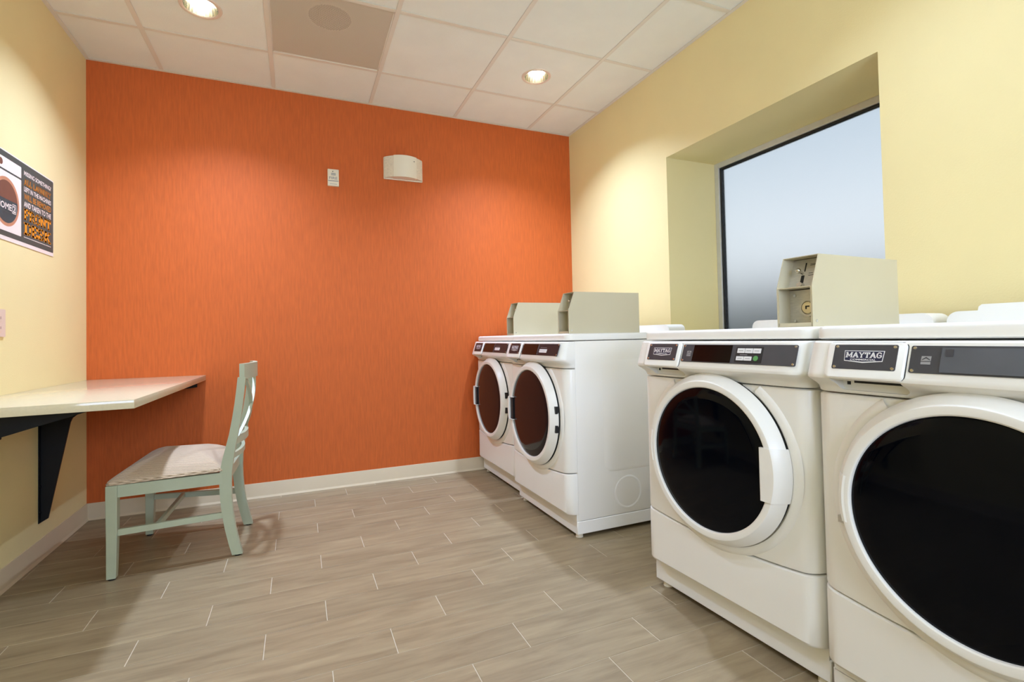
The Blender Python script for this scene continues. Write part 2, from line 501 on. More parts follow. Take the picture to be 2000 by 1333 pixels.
# ceiling: plenum lid, lay-in tiles, T-bars, wall angle
ce = structure(obj('ceiling', box((-0.12, YB - 0.12, TOP - 0.02), (W + 0.5, 0.12, TOP + 0.05)), 'plenum'))
cx = [0.0] + [0.3697 + T * i for i in range(5)] + [W]
cy = [0.0]
y = -0.4492
while y > YB + 0.1:
    cy.append(y); y -= T
cy.append(YB)
LIGHTS = [(0.684, -0.744), (2.520, -0.744), (0.684, -2.583), (2.520, -2.583)]
GRILLE = (0.3697 + T, 0.3697 + 2 * T, -0.4492 - T, -0.4492)
BW = 0.012
def tile_with_hole(x0, y0, x1, y1, z0, z1, c, r, n=48):
    """rectangular board with a round cut-out, as one solid"""
    bm = bmesh.new()
    ang = sorted(set([2 * PI * i / n for i in range(n)] + [math.atan2(yy - c[1], xx - c[0]) % (2 * PI) for xx in (x0, x1) for yy in (y0, y1)]))
    def edge(a):
        dx, dy = math.cos(a), math.sin(a)
        t = min(((x1 if dx > 0 else x0) - c[0]) / dx if abs(dx) > 1e-9 else 9e9, ((y1 if dy > 0 else y0) - c[1]) / dy if abs(dy) > 1e-9 else 9e9)
        return c[0] + dx * t, c[1] + dy * t
    R = []
    for a in ang:
        ex, ey = edge(a)
        ix, iy = c[0] + r * math.cos(a), c[1] + r * math.sin(a)
        R.append([bm.verts.new(p) for p in ((ix, iy, z0), (ex, ey, z0), (ex, ey, z1), (ix, iy, z1))])
    for i in range(len(R)):
        A, B = R[i], R[(i + 1) % len(R)]
        for j in range(4):
            bm.faces.new((A[j], B[j], B[(j + 1) % 4], A[(j + 1) % 4]))
    return bm
TZ = H + 0.004
for i in range(len(cx) - 1):
    for j in range(len(cy) - 1):
        x0, x1, y1, y0 = cx[i] + 0.005, cx[i + 1] - 0.005, cy[j] - 0.005, cy[j + 1] + 0.005
        mid = ((x0 + x1) / 2, (y0 + y1) / 2)
        if abs(mid[0] - (GRILLE[0] + GRILLE[1]) / 2) < 0.1 and abs(mid[1] - (GRILLE[2] + GRILLE[3]) / 2) < 0.1:
            continue
        hole = [l for l in LIGHTS if x0 < l[0] < x1 and y0 < l[1] < y1]
        if hole:
            obj('ceiling_tile', tile_with_hole(x0, y0, x1, y1, TZ, TZ + 0.016, hole[0], 0.083), 'tile_white', ce)
        else:
            obj('ceiling_tile', box((x0, y0, TZ), (x1, y1, TZ + 0.016), 0.0015, 1), 'tile_white', ce)
for x in cx[1:-1]:
    bm = box((x - BW, YB, H), (x + BW, 0, H + 0.003), 0.0008, 1)
    add_box(bm, (x - 0.002, YB, H + 0.003), (x + 0.002, 0, H + 0.04))
    obj('grid_bar', bm, 'bar', ce)
for y in cy[1:-1]:
    for xa, xb in zip(cx, cx[1:]):
        bm = box((xa + BW, y - BW, H + 0.0005), (xb - BW, y + BW, H + 0.003), 0.0008, 1)
        add_box(bm, (xa + BW, y - 0.002, H + 0.003), (xb - BW, y + 0.002, H + 0.035))
        obj('grid_bar', bm, 'bar', ce)
for a, b in (((0, YB, H - 0.001), (0.02, 0, H + 0.002)), ((W - 0.02, YB, H - 0.001), (W, 0, H + 0.002)), ((0.02, -0.02, H - 0.001), (W - 0.02, 0, H + 0.002))):
    obj('wall_angle', box(a, b), 'bar', ce)
# perforated return-air panel in its own bay
t = thing('return_air_grille', 'perforated metal return air panel with a round dark patch in the ceiling', 'air vent', ((GRILLE[0] + GRILLE[1]) / 2, (GRILLE[2] + GRILLE[3]) / 2, H))
hx, hy = T / 2 - 0.006, T / 2 - 0.006
obj('perforated_sheet', box((-hx, -hy, 0.0035), (hx, hy, 0.0045)), 'perforated', t)
bm = bmesh.new()
for a, b in (((-hx, -hy, 0.003), (-hx + 0.012, hy, 0.006)), ((hx - 0.012, -hy, 0.003), (hx, hy, 0.006)), ((-hx, -hy, 0.003), (hx, -hy + 0.012, 0.006)), ((-hx, hy - 0.012, 0.003), (hx, hy, 0.006))):
    add_box(bm, a, b)
obj('sheet_frame', bm, 'bar', t)
obj('back_pan', tile_with_hole(-hx, -hy, hx, hy, 0.008, 0.012, (-0.008, -0.118), 0.104), M['tile_white'], t)
bm = bmesh.new()
add_lathe(bm, [(0.104, 0.009), (0.104, 0.22), (0.0, 0.22)], (-0.008, -0.118, 0), 'z', 40)
obj('duct_collar', bm, 'duct', t, 40)

# recessed downlights
def downlight(x, y, label, dim=1.0):
    t = thing('recessed_downlight', label, 'ceiling light', (x, y, H), 0, 'recessed downlights in the tile ceiling')
    bm = bmesh.new()
    add_lathe(bm, [(0.0748, 0.006), (0.0750, -0.001), (0.079, -0.003), (0.092, -0.001), (0.094, 0.004)], (0, 0, 0), 'z', 64)
    obj('trim_ring', bm, 'trim_white', t, 50)
    bm = bmesh.new()
    add_lathe(bm, [(0.0735, 0.0), (0.0720, 0.018), (0.0690, 0.044), (0.0645, 0.067), (0.0615, 0.078)], (0, 0, 0), 'z', 26)
    obj('reflector', bm, 'cone', t, 8)
    bm = bmesh.new()
    add_cyl(bm, (0, 0, 0.0815), 0.0620, 0.006, n=40)
    obj('lamp', bm, 'lamp', t)
    bm = bmesh.new()
    add_cyl(bm, (0, 0, 0.15), 0.09, 0.13, n=24)
    obj('can', bm, 'galv', t)
    L = bpy.data.lights.new('downlight_lamp', 'AREA')
    L.shape = 'DISK'; L.size = 0.112; L.energy = DOWNLIGHT_POWER * dim; L.color = DOWNLIGHT_COLOR
    lo = bpy.data.objects.new('downlight_lamp', L)
    lo.location = (0, 0, 0.0760)
    COL.objects.link(lo)
    lo.parent = t
for (x, y), l in zip(LIGHTS, ['round recessed downlight in the tile left of the perforated panel',
                              'round recessed downlight in the ceiling nearest the window',
                              'added unseen downlight over the front left of the room, before the counter',
                              'added unseen downlight in the ceiling above the front washing machines']):
    downlight(x, y, l, 1.0 if y > -1 else 0.32)          # the unseen front pair is added to lift the brightness, dimmed

# cove bases
def cove(name, L, loc, rotz):
    bm = bmesh.new()
    prof = [(0.0, 0.0), (0.013, 0.0), (0.0115, 0.004), (0.007, 0.009), (0.0055, 0.014), (0.0055, 0.089), (0.004, 0.093), (0.0, 0.093)]
    add_prism(bm, prof, lambda a, z, k: (k * L, -a, z))
    o = structure(obj(name, bm, 'cove', smooth=40))
    o.location = loc
    o.rotation_euler = (0, 0, rotz)
cove('baseboard_back', W, (0, 0, 0), 0)
cove('baseboard_left', -YB, (0, YB, 0), PI / 2)
cove('baseboard_right', -YB - 0.006, (W, -0.006, 0), -PI / 2)

# window: aluminium frame, gasket, frosted pane
wf = structure(bpy.data.objects.new('window_1', None)); COL.objects.link(wf)
wf.location = (W + 0.385, (WY0 + WY1) / 2, WZ0)
hw, hh = (WY1 - WY0) / 2, WZ1 - WZ0
def ring_frame(x0, x1, o_, i_):
    bm = bmesh.new()
    for a, b in (((x0, -hw + o_, o_), (x1, -hw + i_, hh - o_)), ((x0, hw - i_, o_), (x1, hw - o_, hh - o_)),
                 ((x0, -hw + i_, o_), (x1, hw - i_, i_)), ((x0, -hw + i_, hh - i_), (x1, hw - i_, hh - o_))):
        add_box(bm, a, b, 0.0015, 1)
    return bm
obj('window_frame', ring_frame(0.0, 0.05, 0.0, 0.033), 'alu', wf)
obj('gasket', ring_frame(0.010, 0.040, 0.033, 0.0445), 'gasket', wf)
obj('window_pane', box((0.022, -hw + 0.040, 0.040), (0.028, hw - 0.040, hh - 0.040)), 'frosted', wf)
# outdoors, seen only blurred through the frosted pane
structure(obj('ground', box((W + 0.6, -14, -0.3), (W + 30, 12, -0.12)), 'ground'))
structure(obj('wall_outdoor', box((W + 6.0, -14, -0.12), (W + 6.3, 12, 1.80)), 'outwall'))

# ------------------------------------------------------------------ laundry machines
B = 0.680
UC = B / 2
DC = UC + 0.009                           # the door sits a touch right of the middle
FACE, NOSE = -0.044, -0.088
DR, DZ = 0.275, 0.574
def prof(fw, d, r, back, nf=28, na=7):
    """plan outline of a front panel, left rear corner round the front to the right rear corner"""
    pts = [(d, back)]
    for i in range(na + 1):
        a = PI + PI / 2 * i / na
        pts.append((d + r + r * math.cos(a), fw + r + r * math.sin(a)))
    for i in range(1, nf):
        pts.append((d + r + (B - 2 * d - 2 * r) * i / nf, fw))
    for i in range(na + 1):
        a = 1.5 * PI + PI / 2 * i / na
        pts.append((B - d - r + r * math.cos(a), fw + r + r * math.sin(a)))
    pts.append((B - d, back))
    return pts
def panel(rows, back=0.0066):
    """closed solid from rows of (front depth, side inset, corner radius, z or z(u))"""
    bm = bmesh.new()
    loops = []
    for fw, d, r, z in rows:
        loops.append([bm.verts.new((u, w, z(u) if callable(z) else z)) for u, w in prof(fw, d, r, back)])
    n = len(loops[0])
    for a, b in zip(loops, loops[1:]):
        for i in range(n):
            j = (i + 1) % n
            bm.faces.new((a[i], a[j], b[j], b[i]))
    bm.faces.new(loops[0][::-1]); bm.faces.new(loops[-1])
    return bm
def smile(u):
    return 0.294 + 0.024 * ((u - UC) / UC) ** 2
def off(f, d):
    return lambda u: f(u) + d
INC_B, INC_T = (NOSE - 0.0005, 0.870), (-0.060, 0.954)       # inclined console face, bottom and top (depth, z)
inc = Vector((0, INC_T[0] - INC_B[0], INC_T[1] - INC_B[1]))
INC_L = inc.length
console_frame = frame((0, INC_B[0], INC_B[1]), (1, 0, 0), inc)
def zi(z):
    return (z - INC_B[1]) / (INC_T[1] - INC_B[1]) * INC_L

def build_console(parent):
    rows = [(FACE + 0.004, 0.004, 0.045, 0.8245), (FACE + 0.0005, 0.0008, 0.047, 0.827), (FACE - 0.001, 0.0, 0.047, 0.832), (FACE - 0.005, 0.0, 0.047, 0.839),
            (FACE - 0.012, -0.001, 0.047, 0.845), (FACE - 0.023, -0.002, 0.048, 0.851), (NOSE + 0.008, -0.003, 0.05, 0.857), (NOSE + 0.001, -0.004, 0.05, 0.863), (NOSE, -0.004, 0.05, 0.869),
            (NOSE + 0.002, -0.004, 0.05, 0.875), (-0.0615, 0.0, 0.045, 0.951), (-0.056, 0.003, 0.042, 0.955)]
    bm = panel(rows)
    bmesh.ops.recalc_face_normals(bm, faces=bm.faces)
    me = bpy.data.meshes.new('console'); bm.to_mesh(me); bm.free()
    o = bpy.data.objects.new('console', me); COL.objects.link(o)
    c = bmesh.new()
    add_prism(c, rrect(0.076, 0.8325, 0.234, 0.880, 0.012), lambda x, y, k: (x, -0.12 if k == 0 else -0.034, y))
    bmesh.ops.recalc_face_normals(c, faces=c.faces)
    cm = bpy.data.meshes.new('cut'); c.to_mesh(cm); c.free()
    k = bpy.data.objects.new('cut', cm); COL.objects.link(k)
    md = o.modifiers.new('cut', 'BOOLEAN'); md.object = k; md.operation = 'DIFFERENCE'; md.solver = 'EXACT'
    dg = bpy.context.evaluated_depsgraph_get()
    nm = bpy.data.meshes.new_from_object(o.evaluated_get(dg))
    bpy.data.objects.remove(o); bpy.data.objects.remove(k)
    nm.name = 'console'
    return link('console', nm, 'plastic', parent, 35)

def machine(name, label, cat, loc, rotz, group, kind, film=False):
    t = thing(name, label, cat, loc, rotz, group)
    washer = kind == 'washer'
    gp = 'graphite' if washer else 'graphite_brown'
    # base, feet, cabinet, lid
    bm = box((0.0, 0.0, 0.022), (B, 0.70, 0.084), 0.003, 1)
    add_box(bm, (0.004, 0.0, 0.080), (B - 0.004, 0.02, 0.125))
    obj('base', bm, 'enamel', t, 40)
    for u in (0.035, B - 0.035):
        for w in (0.03, 0.66):
            f = bmesh.new(); add_cyl(f, (u, w, 0.009), 0.019, 0.018, n=20, r2=0.016); add_cyl(f, (u, w, 0.022), 0.007, 0.012, n=10)
            obj('foot', f, 'ivory', t, 40)
    bm = box((0.0, 0.007, 0.0855), (B, 0.70, 0.9565), 0.004, 2)
    # pressed relief on both side sheets
    for s, x in ((-1, 0.0), (1, B)):
        fr = frame((x, 0, 0), (0, 1, 0) if s > 0 else (0, -1, 0), (0, 0, 1))
        def m(a):
            return a if s > 0 else -a
        pts = rrect(min(m(0.16), m(0.70)), 0.30, max(m(0.16), m(0.66)), 0.86, 0.05)
        inner = rrect(min(m(0.175), m(0.685)), 0.315, max(m(0.175), m(0.645)), 0.845, 0.045)
        A = [bm.verts.new(fr(px, py, -0.0005)) for px, py in pts]; C = [bm.verts.new(fr(px, py, 0.0045)) for px, py in inner]
        for i in range(len(A)):
            j = (i + 1) % len(A); bm.faces.new((A[i], A[j], C[j], C[i]))
        bm.faces.new(C)
        rr = []
        for r_, d_ in ((0.085, -0.0005), (0.078, 0.0022), (0.070, -0.0003)):
            rr.append([bm.verts.new(fr(m(0.30) + r_ * math.cos(q * PI / 16), 0.19 + r_ * math.sin(q * PI / 16), d_)) for q in range(32)])
        for a_, b_ in zip(rr, rr[1:]):
            for i in range(32):
                j = (i + 1) % 32; bm.faces.new((a_[i], a_[j], b_[j], b_[i]))
    obj('cabinet', bm, 'enamel', t, 40)
    bm = panel([(-0.028, 0.004, 0.03, 0.9595), (-0.034, 0.0, 0.034, 0.9625), (-0.034, 0.0, 0.034, 0.984), (-0.030, 0.003, 0.032, 0.991), (-0.022, 0.010, 0.028, 0.994)], back=0.70)
    obj('lid', bm, 'plastic', t, 40)
    # rear upstand
    pts = [(0.002, 0.990)] + [(0.034 - 0.032 * math.cos(a * PI / 12), 1.002 + 0.032 * math.sin(a * PI / 12)) for a in range(7)]
    pts += [(B - q, z) for q, z in pts[::-1]]
    bm = bmesh.new()
    add_prism(bm, pts, lambda x, y, k: (x, 0.59 + k * 0.11, y))
    if film:
        p2 = [(0.07, 1.02), (0.075, 1.046), (0.083, 1.053), (B - 0.083, 1.053), (B - 0.075, 1.046), (B - 0.07, 1.02)]
        add_prism(bm, p2, lambda x, y, k: (x, 0.61 + k * 0.085, y))
    obj('rear_upstand', bm, 'plastic', t, 30)
    # front sheets
    rows = [(FACE + 0.006, 0.006, 0.042, off(smile, 0.0015)), (FACE + 0.001, 0.001, 0.046, off(smile, 0.004)), (FACE, 0.0, 0.047, off(smile, 0.009)),
            (FACE, 0.0, 0.047, 0.55), (FACE, 0.0, 0.047, 0.813), (FACE + 0.001, 0.001, 0.046, 0.8180), (FACE + 0.005, 0.005, 0.043, 0.8205)]
    bm = panel(rows)
    # pressed halo round the door, below the console
    a_lim = math.asin((0.818 - DZ) / 0.300)
    add_lathe(bm, [(0.303, FACE + 0.001), (0.298, FACE - 0.004), (0.288, FACE - 0.007), (0.277, FACE - 0.007)], (DC, 0, DZ), 'y', 72, PI - a_lim, 2 * PI + a_lim)
    obj('front_panel', bm, 'enamel', t, 32)
    rows = [(FACE + 0.012, 0.008, 0.04, 0.1155), (FACE + 0.004, 0.002, 0.045, 0.1185), (FACE - 0.001, 0.0, 0.047, 0.126), (FACE - 0.001, 0.0, 0.047, 0.20),
            (FACE - 0.001, 0.0, 0.047, off(smile, -0.012)), (FACE, 0.001, 0.046, off(smile, -0.006)), (FACE + 0.004, 0.004, 0.044, off(smile, -0.003)), (FACE + 0.010, 0.008, 0.04, off(smile, -0.0022))]
    obj('lower_panel', panel(rows), 'enamel', t, 32)
    build_console(t)
    # dispenser drawer face on the console with its badge plate
    F = console_frame
    dz0, dz1 = zi(0.868), zi(0.9505)
    bm = bmesh.new()
    P0 = rrect(0.066, dz0 - 0.004, 0.246 - 0.004, dz1, 0.012); P1 = rrect(0.069, dz0 - 0.001, 0.239, dz1 - 0.003, 0.011)
    A = [bm.verts.new(F(x, y_, -0.012)) for x, y_ in P0]; C = [bm.verts.new(F(x, y_, 0.0035)) for x, y_ in P0]; D = [bm.verts.new(F(x, y_, 0.006)) for x, y_ in P1]
    for a_, b_ in ((A, C), (C, D)):
        for i in range(len(A)):
            j = (i + 1) % len(A); bm.faces.new((a_[i], a_[j], b_[j], b_[i]))
    bm.faces.new(D); bm.faces.new(A[::-1])
    dr = obj('dispenser_drawer', bm, 'plastic', t, 35)
    obj('drawer_gap_shade', slab(F, rrect(0.0643, dz0 - 0.003, 0.2438, dz1 + 0.0017, 0.013), -0.004, 0.0004), 'gap_shade', t)  # dark slab stands for the shade in the groove round the drawer
    bm = slab(F, rrect(0.084, zi(0.886), 0.226, zi(0.944), 0.004), 0.0055, 0.0072)
    pl = obj('badge_plate', bm, gp, t); pl['label'] = 'dark badge plate with white lettering'
    def screws(par, x0, x1, z0, z1, d):
        for x in (x0, x1):
            for z in (z0, z1):
                s = bmesh.new()
                c_ = F(x, z, d)
                nrm = F(0, 0, 1) - F(0, 0, 0)
                add_cyl(s, c_, 0.0042, 0.002, nrm, 12, 0.003)
                obj('screw', s, 'chrome', par)
    screws(pl, 0.0905, 0.2195, zi(0.891), zi(0.939), 0.0078)
    # badge: white-edged shield, words
    zb0, zb1 = zi(0.9035), zi(0.930)
    shield = [(0.112, zb0 + 0.002), (0.155, zb0 - 0.0022), (0.198, zb0 + 0.002), (0.200, zb1), (0.110, zb1)]
    bd = obj('emblem', slab(F, shield, 0.0070, 0.0076), 'print_white', pl)
    inner = [(0.1135, zb0 + 0.0038), (0.155, zb0 + 0.0008), (0.1965, zb0 + 0.0038), (0.1983, zb1 - 0.0016), (0.1117, zb1 - 0.0016)]
    obj('emblem', slab(F, inner, 0.0076, 0.0079), 'navy', pl)
    lettering('badge_word', slab_polys('MAYTAG', 0.24), F, 0.1145, zb0 + 0.0098, 0.1955, zb1 - 0.0036, 0.0081, 'print_white', pl)
    lettering('badge_word', text_polys('COMMERCIAL'), F, 0.126, zb0 + 0.0035, 0.184, zb0 + 0.0078, 0.0081, 'print_white', pl)
    # dispenser slit under the drawer
    bm = box((0.104, -0.0352, 0.8505), (0.214, -0.031, 0.8565)); add_box(bm, (0.087, -0.0352, 0.8455), (0.095, -0.031, 0.8535))
    obj('dispenser_slit', bm, 'black', t)
    # control panel
    cp = obj('control_panel', slab(F, rrect(0.249, zi(0.886), 0.664, zi(0.944), 0.004), -0.001, 0.0018), gp, t)
    cp['label'] = 'dark control strip'
    screws(cp, 0.2555, 0.6575, zi(0.891), zi(0.939), 0.0024)
    # small star mark
    bm = slab(F, rrect(0.270, zi(0.9045), 0.288, zi(0.910), 0.0008), 0.0018, 0.0021)
    slab(F, [(0.270, zi(0.9115)), (0.288, zi(0.9115)), (0.2885, zi(0.922)), (0.2705, zi(0.922))], 0.0018, 0.0021, bm)
    obj('star_mark', bm, 'print_grey', cp)
    bm = slab(F, [(0.2715, zi(0.913)), (0.279, zi(0.9175)), (0.287, zi(0.913)), (0.286, zi(0.9155)), (0.279, zi(0.9205)), (0.2725, zi(0.9155))], 0.0021, 0.0023)
    obj('star_mark', bm, gp, cp)
    if film:
        ds = obj('display', slab(F, rrect(0.306, zi(0.8885), 0.655, zi(0.9395), 0.002), 0.0018, 0.0040), 'display_sheen', t)
        obj('sensor_window', slab(F, rrect(0.313, zi(0.9215), 0.327, zi(0.9365), 0.001), 0.0040, 0.0046), 'graphite', ds)
    elif washer:
        obj('display', slab(F, rrect(0.298, zi(0.8885), 0.452, zi(0.9415), 0.001), 0.0018, 0.0026), 'display', t)
        kp = obj('keypad', slab(F, rrect(0.468, zi(0.8905), 0.560, zi(0.9375), 0.002), 0.0018, 0.0028), 'black', t)
        for i in range(3):
            b_ = obj('key', slab(F, rrect(0.4735 + i * 0.0275, zi(0.9185), 0.4995 + i * 0.0275, zi(0.9325), 0.001), 0.0028, 0.0036), 'print_white', kp)
            obj('key_print', slab(F, rrect(0.478 + i * 0.0275, zi(0.9245), 0.494 + i * 0.0275, zi(0.9262), 0.0003), 0.0036, 0.0038), 'print_grey', kp)
        for i in range(2):
            obj('key', slab(F, rrect(0.4735 + i * 0.0275, zi(0.8965), 0.4995 + i * 0.0275, zi(0.9085), 0.001), 0.0028, 0.0036), 'print_white', kp)
            obj('key_print', slab(F, rrect(0.478 + i * 0.0275, zi(0.9015), 0.494 + i * 0.0275, zi(0.9032), 0.0003), 0.0036, 0.0038), 'print_grey', kp)
        obj('key_print', slab(F, rrect(0.484, zi(0.9125), 0.510, zi(0.9142), 0.0003), 0.0028, 0.0030), 'print_grey', kp)
        bm = bmesh.new(); add_cyl(bm, F(0.541, zi(0.9035), 0.0032), 0.0080, 0.002, F(0, 0, 1) - F(0, 0, 0), 24)
        obj('start_button', bm, 'green', kp)
    else:
        obj('display', slab(F, rrect(0.262, zi(0.8885), 0.440, zi(0.9415), 0.001), 0.0018, 0.0026), 'display', t)
        obj('panel_line', slab(F, [(0.446, zi(0.8885)), (0.4475, zi(0.8885)), (0.4475, zi(0.9415)), (0.446, zi(0.9415))], 0.0018, 0.0022), 'print_grey', cp)
        kp = obj('keypad', slab(F, rrect(0.466, zi(0.900), 0.548, zi(0.917), 0.002), 0.0018, 0.0028), 'print_white', t)
        obj('key_print', slab(F, rrect(0.472, zi(0.9075), 0.542, zi(0.909), 0.0003), 0.0028, 0.0030), 'print_grey', kp)
        obj('key_print', slab(F, rrect(0.472, zi(0.924), 0.540, zi(0.9255), 0.0003), 0.0018, 0.0021), 'print_grey', cp)
    # door
    bm = bmesh.new()
    add_lathe(bm, [(0.20, FACE + 0.004), (0.2705, FACE + 0.004), (0.2690, FACE - 0.017), (0.20, FACE - 0.014)], (DC, 0, DZ), 'y', 96)
    obj('door_gap_shade', bm, 'gap_shade', t, 40)  # dark ring paints in the shadow line behind the door rim
    d = FACE
    bm = bmesh.new()
    add_lathe(bm, [(0.262, d - 0.013), (DR - 0.002, d - 0.013), (DR, d - 0.0155), (DR - 0.002, d - 0.020), (0.2535, d - 0.048), (0.2505, d - 0.0508), (0.2475, d - 0.0515),
                   (0.2335, d - 0.0500), (0.2305, d - 0.0480), (0.2292, d - 0.043), (0.228, d - 0.012)], (DC, 0, DZ), 'y', 128)
    door = obj('door', bm, 'plastic', t, 20)
    bm = bmesh.new()
    add_lathe(bm, [(0.2296, d - 0.042), (0.225, d - 0.0445), (0.19, d - 0.047), (0.13, d - 0.0495), (0.07, d - 0.051), (0.0, d - 0.0515)], (DC, 0, DZ), 'y', 96)
    g = obj('door_glass', bm, 'glass_dark' if washer else 'glass_brown', door, 60)
    g['label'] = 'black round door glass' if washer else 'brown round door glass'
    def pad(side, zs, cols, lift):
        """shell that follows the ring: cols = list of (ring radius or None, straight offset, depth)"""
        bm = bmesh.new()
        G = []
        for z in zs:
            row = []
            for r, x, w in cols:
                xx = x if r is None else math.sqrt(max(r * r - z * z, 0.0001))
                row.append(bm.verts.new((DC + side * xx, w, DZ + z)))
            G.append(row)
        for a_, b_ in zip(G, G[1:]):
            for i in range(len(cols) - 1):
                bm.faces.new((a_[i], a_[i + 1], b_[i + 1], b_[i]))
        bm.faces.new(G[0]); bm.faces.new(G[-1][::-1])
        return bm
    zs = [-0.076 + 0.152 * i / 14 for i in range(15)]
    if washer:
        cols = [(None, 0.206, d - 0.040), (None, 0.206, d - 0.053), (None, 0.209, d - 0.0555), (0.2515, 0, d - 0.0550), (0.2555, 0, d - 0.0520), (DR + 0.002, 0, d - 0.0165), (DR + 0.002, 0, d - 0.008)]
        obj('door_handle', pad(1, zs, cols, 0), 'plastic', door, 35)
        cols = [(0.262, 0, d - 0.006), (DR + 0.001, 0, d - 0.008), (DR + 0.0015, 0, d - 0.018), (0.2545, 0, d - 0.0505), (0.247, 0, d - 0.0527), (0.242, 0, d - 0.051)]
        obj('hinge_cover', pad(-1, [-0.056 + 0.112 * i / 10 for i in range(11)], cols, 0), 'plastic', door, 35)
        bm = box((DC - 0.280, d - 0.018, DZ - 0.074), (DC - 0.266, d - 0.004, DZ - 0.056))
        obj('hinge', bm, 'steel', door)
    else:
        zs2 = [-0.066 + 0.132 * i / 12 for i in range(13)]
        cols = [(None, 0.232, d - 0.041), (None, 0.232, d - 0.060), (None, 0.236, d - 0.064), (0.2545, 0, d - 0.062), (0.2575, 0, d - 0.058), (DR + 0.003, 0, d - 0.0165), (DR + 0.003, 0, d - 0.008)]
        h = obj('door_handle', pad(-1, zs2, cols, 0), 'plastic', door, 35)
        for z in (-0.066, 0.062):
            obj('handle_lip', box((DC - 0.234, d - 0.062, DZ + z), (DC - 0.196, d - 0.046, DZ + z + 0.004), 0.001, 1), 'plastic', h)
        obj('grip_recess', box((DC - 0.233, d - 0.0535, DZ - 0.062), (DC - 0.200, d - 0.046, DZ + 0.062)), 'black', h)
        for z in (0.045, -0.048):
            bm = bmesh.new()
            x_ = math.sqrt(0.2735 ** 2 - z * z)
            add_box(bm, (DC + x_ - 0.010, d - 0.030, DZ + z - 0.018), (DC + x_ + 0.003, d - 0.010, DZ + z + 0.018))
            obj('hinge', bm, 'black', door)
    return t

def coin_box(label, mach, u0, w0, z0=0.9942):
    """coin meter standing on a machine lid: shroud, slot plate, lever, lock plate"""
    t = thing('coin_box', label, 'coin box', (0, 0, 0), 0, 'coin boxes on the machine lids')
    t.location = mach.matrix_basis @ Vector((u0, w0, z0))
    t.rotation_euler = mach.rotation_euler
    BWD, HT, KN, DP, SL, th = 0.108, 0.207, 0.114, 0.425, 0.034, 0.0022
    out = [(0, 0), (DP, 0), (DP, HT), (SL, HT), (0, KN)]
    bm = bmesh.new()
    add_prism(bm, out, lambda w, z, k: (k * th, w, z))
    add_prism(bm, out, lambda w, z, k: (BWD - th + k * th, w, z))
    add_box(bm, (th, SL, HT - th), (BWD - th, DP, HT))
    add_box(bm, (th, DP - th, 0), (BWD - th, DP, HT - th))
    add_box(bm, (th, 0.0, 0.0), (BWD - th, DP - th, th))
    obj('shroud', bm, 'beige_steel', t)
    # folded front lips
    lp = bmesh.new()
    add_box(lp, (th, 0.001, th), (0.006, 0.003, KN)); add_box(lp, (BWD - 0.006, 0.001, th), (BWD - th, 0.003, KN))
    add_box(lp, (th, 0.001, th), (BWD - th, 0.004, 0.012))
    obj('front_lip', lp, 'beige_steel', t)
    obj('shelf', box((th, 0.002, KN - 0.001), (BWD - th, 0.062, KN + 0.002)), 'beige_steel', t)
    # upper slot plate, leaning back inside the hood
    fr = frame((th, 0.050, KN + 0.002), (1, 0, 0), (0, 0.032, HT - KN - 0.006))
    L = math.hypot(0.032, HT - KN - 0.006)
    wI = BWD - 2 * th
    pl = obj('slot_plate', slab(fr, [(0, 0), (wI, 0), (wI, L), (0, L)], -0.002, 0.0), 'steel', t)
    obj('coin_slot', slab(fr, rrect(0.040, 0.052, 0.044, 0.080, 0.0015), 0.0, 0.0006), 'black', pl)
    obj('lever_slot', slab(fr, rrect(0.034, 0.006, 0.044, 0.040, 0.002), 0.0, 0.0006), 'black', pl)
    bm = bmesh.new()
    for y_, ww in ((0.075, 0.028), (0.071, 0.020), (0.046, 0.012), (0.039, 0.022)):
        slab(fr, rrect(0.055, y_ - 0.0012, 0.055 + ww, y_ + 0.0004, 0.0003), 0.0, 0.0004, bm)
    obj('plate_print', bm, 'graphite', pl)
    lv = bmesh.new()
    nrm = fr(0, 0, 1) - fr(0, 0, 0)
    add_cyl(lv, fr(0.037, 0.046, 0.010), 0.004, 0.022, nrm, 14)
    r = bmesh.ops.create_uvsphere(lv, u_segments=16, v_segments=10, radius=0.008)
    bmesh.ops.translate(lv, verts=r['verts'], vec=fr(0.037, 0.046, 0.022))
    obj('lever', lv, 'chrome', t, 60)
    lv = bmesh.new()
    add_cyl(lv, fr(0.040, 0.006, 0.006), 0.010, 0.012, nrm, 20, 0.008)
    obj('coin_return', lv, 'chrome', t, 60)
    # lower lock plate
    fr = frame((th, 0.056, th), (1, 0, 0), (0, 0, 1))
    lk = obj('lock_plate', slab(fr, [(0, 0), (wI, 0), (wI, KN - 0.006), (0, KN - 0.006)], -0.002, 0.0), 'steel', t)
    c = bmesh.new()
    add_lathe(c, [(0.026, 0.0), (0.026, -0.010), (0.020, -0.010), (0.019, -0.004), (0.0, -0.004)], (0.064, 0.056, 0.056), 'y', 36)
    obj('lock_collar', c, 'steel', lk, 40)
    c = bmesh.new()
    add_cyl(c, (0.064, 0.050, 0.056), 0.0165, 0.012, (0, 1, 0), 28)
    obj('lock', c, 'brass', lk, 40)
    bm = box((0.058, 0.0432, 0.052), (0.062, 0.0445, 0.062)); add_box(bm, (0.058, 0.0432, 0.058), (0.070, 0.0445, 0.062))
    obj('keyhole', bm, 'black', lk)
    for x in (0.020, 0.100):
        for z in (0.018, 0.094):
            s = bmesh.new(); add_cyl(s, (x, 0.054, z), 0.0042, 0.006, (0, 1, 0), 14)
            obj('rivet', s, 'chrome', lk)
    for x in (-0.0005, BWD + 0.0005):
        s = bmesh.new(); add_cyl(s, (x, 0.016, 0.016), 0.004, 0.002, (1, 0, 0), 14)
        obj('side_screw', s, 'chrome', t)
    return t

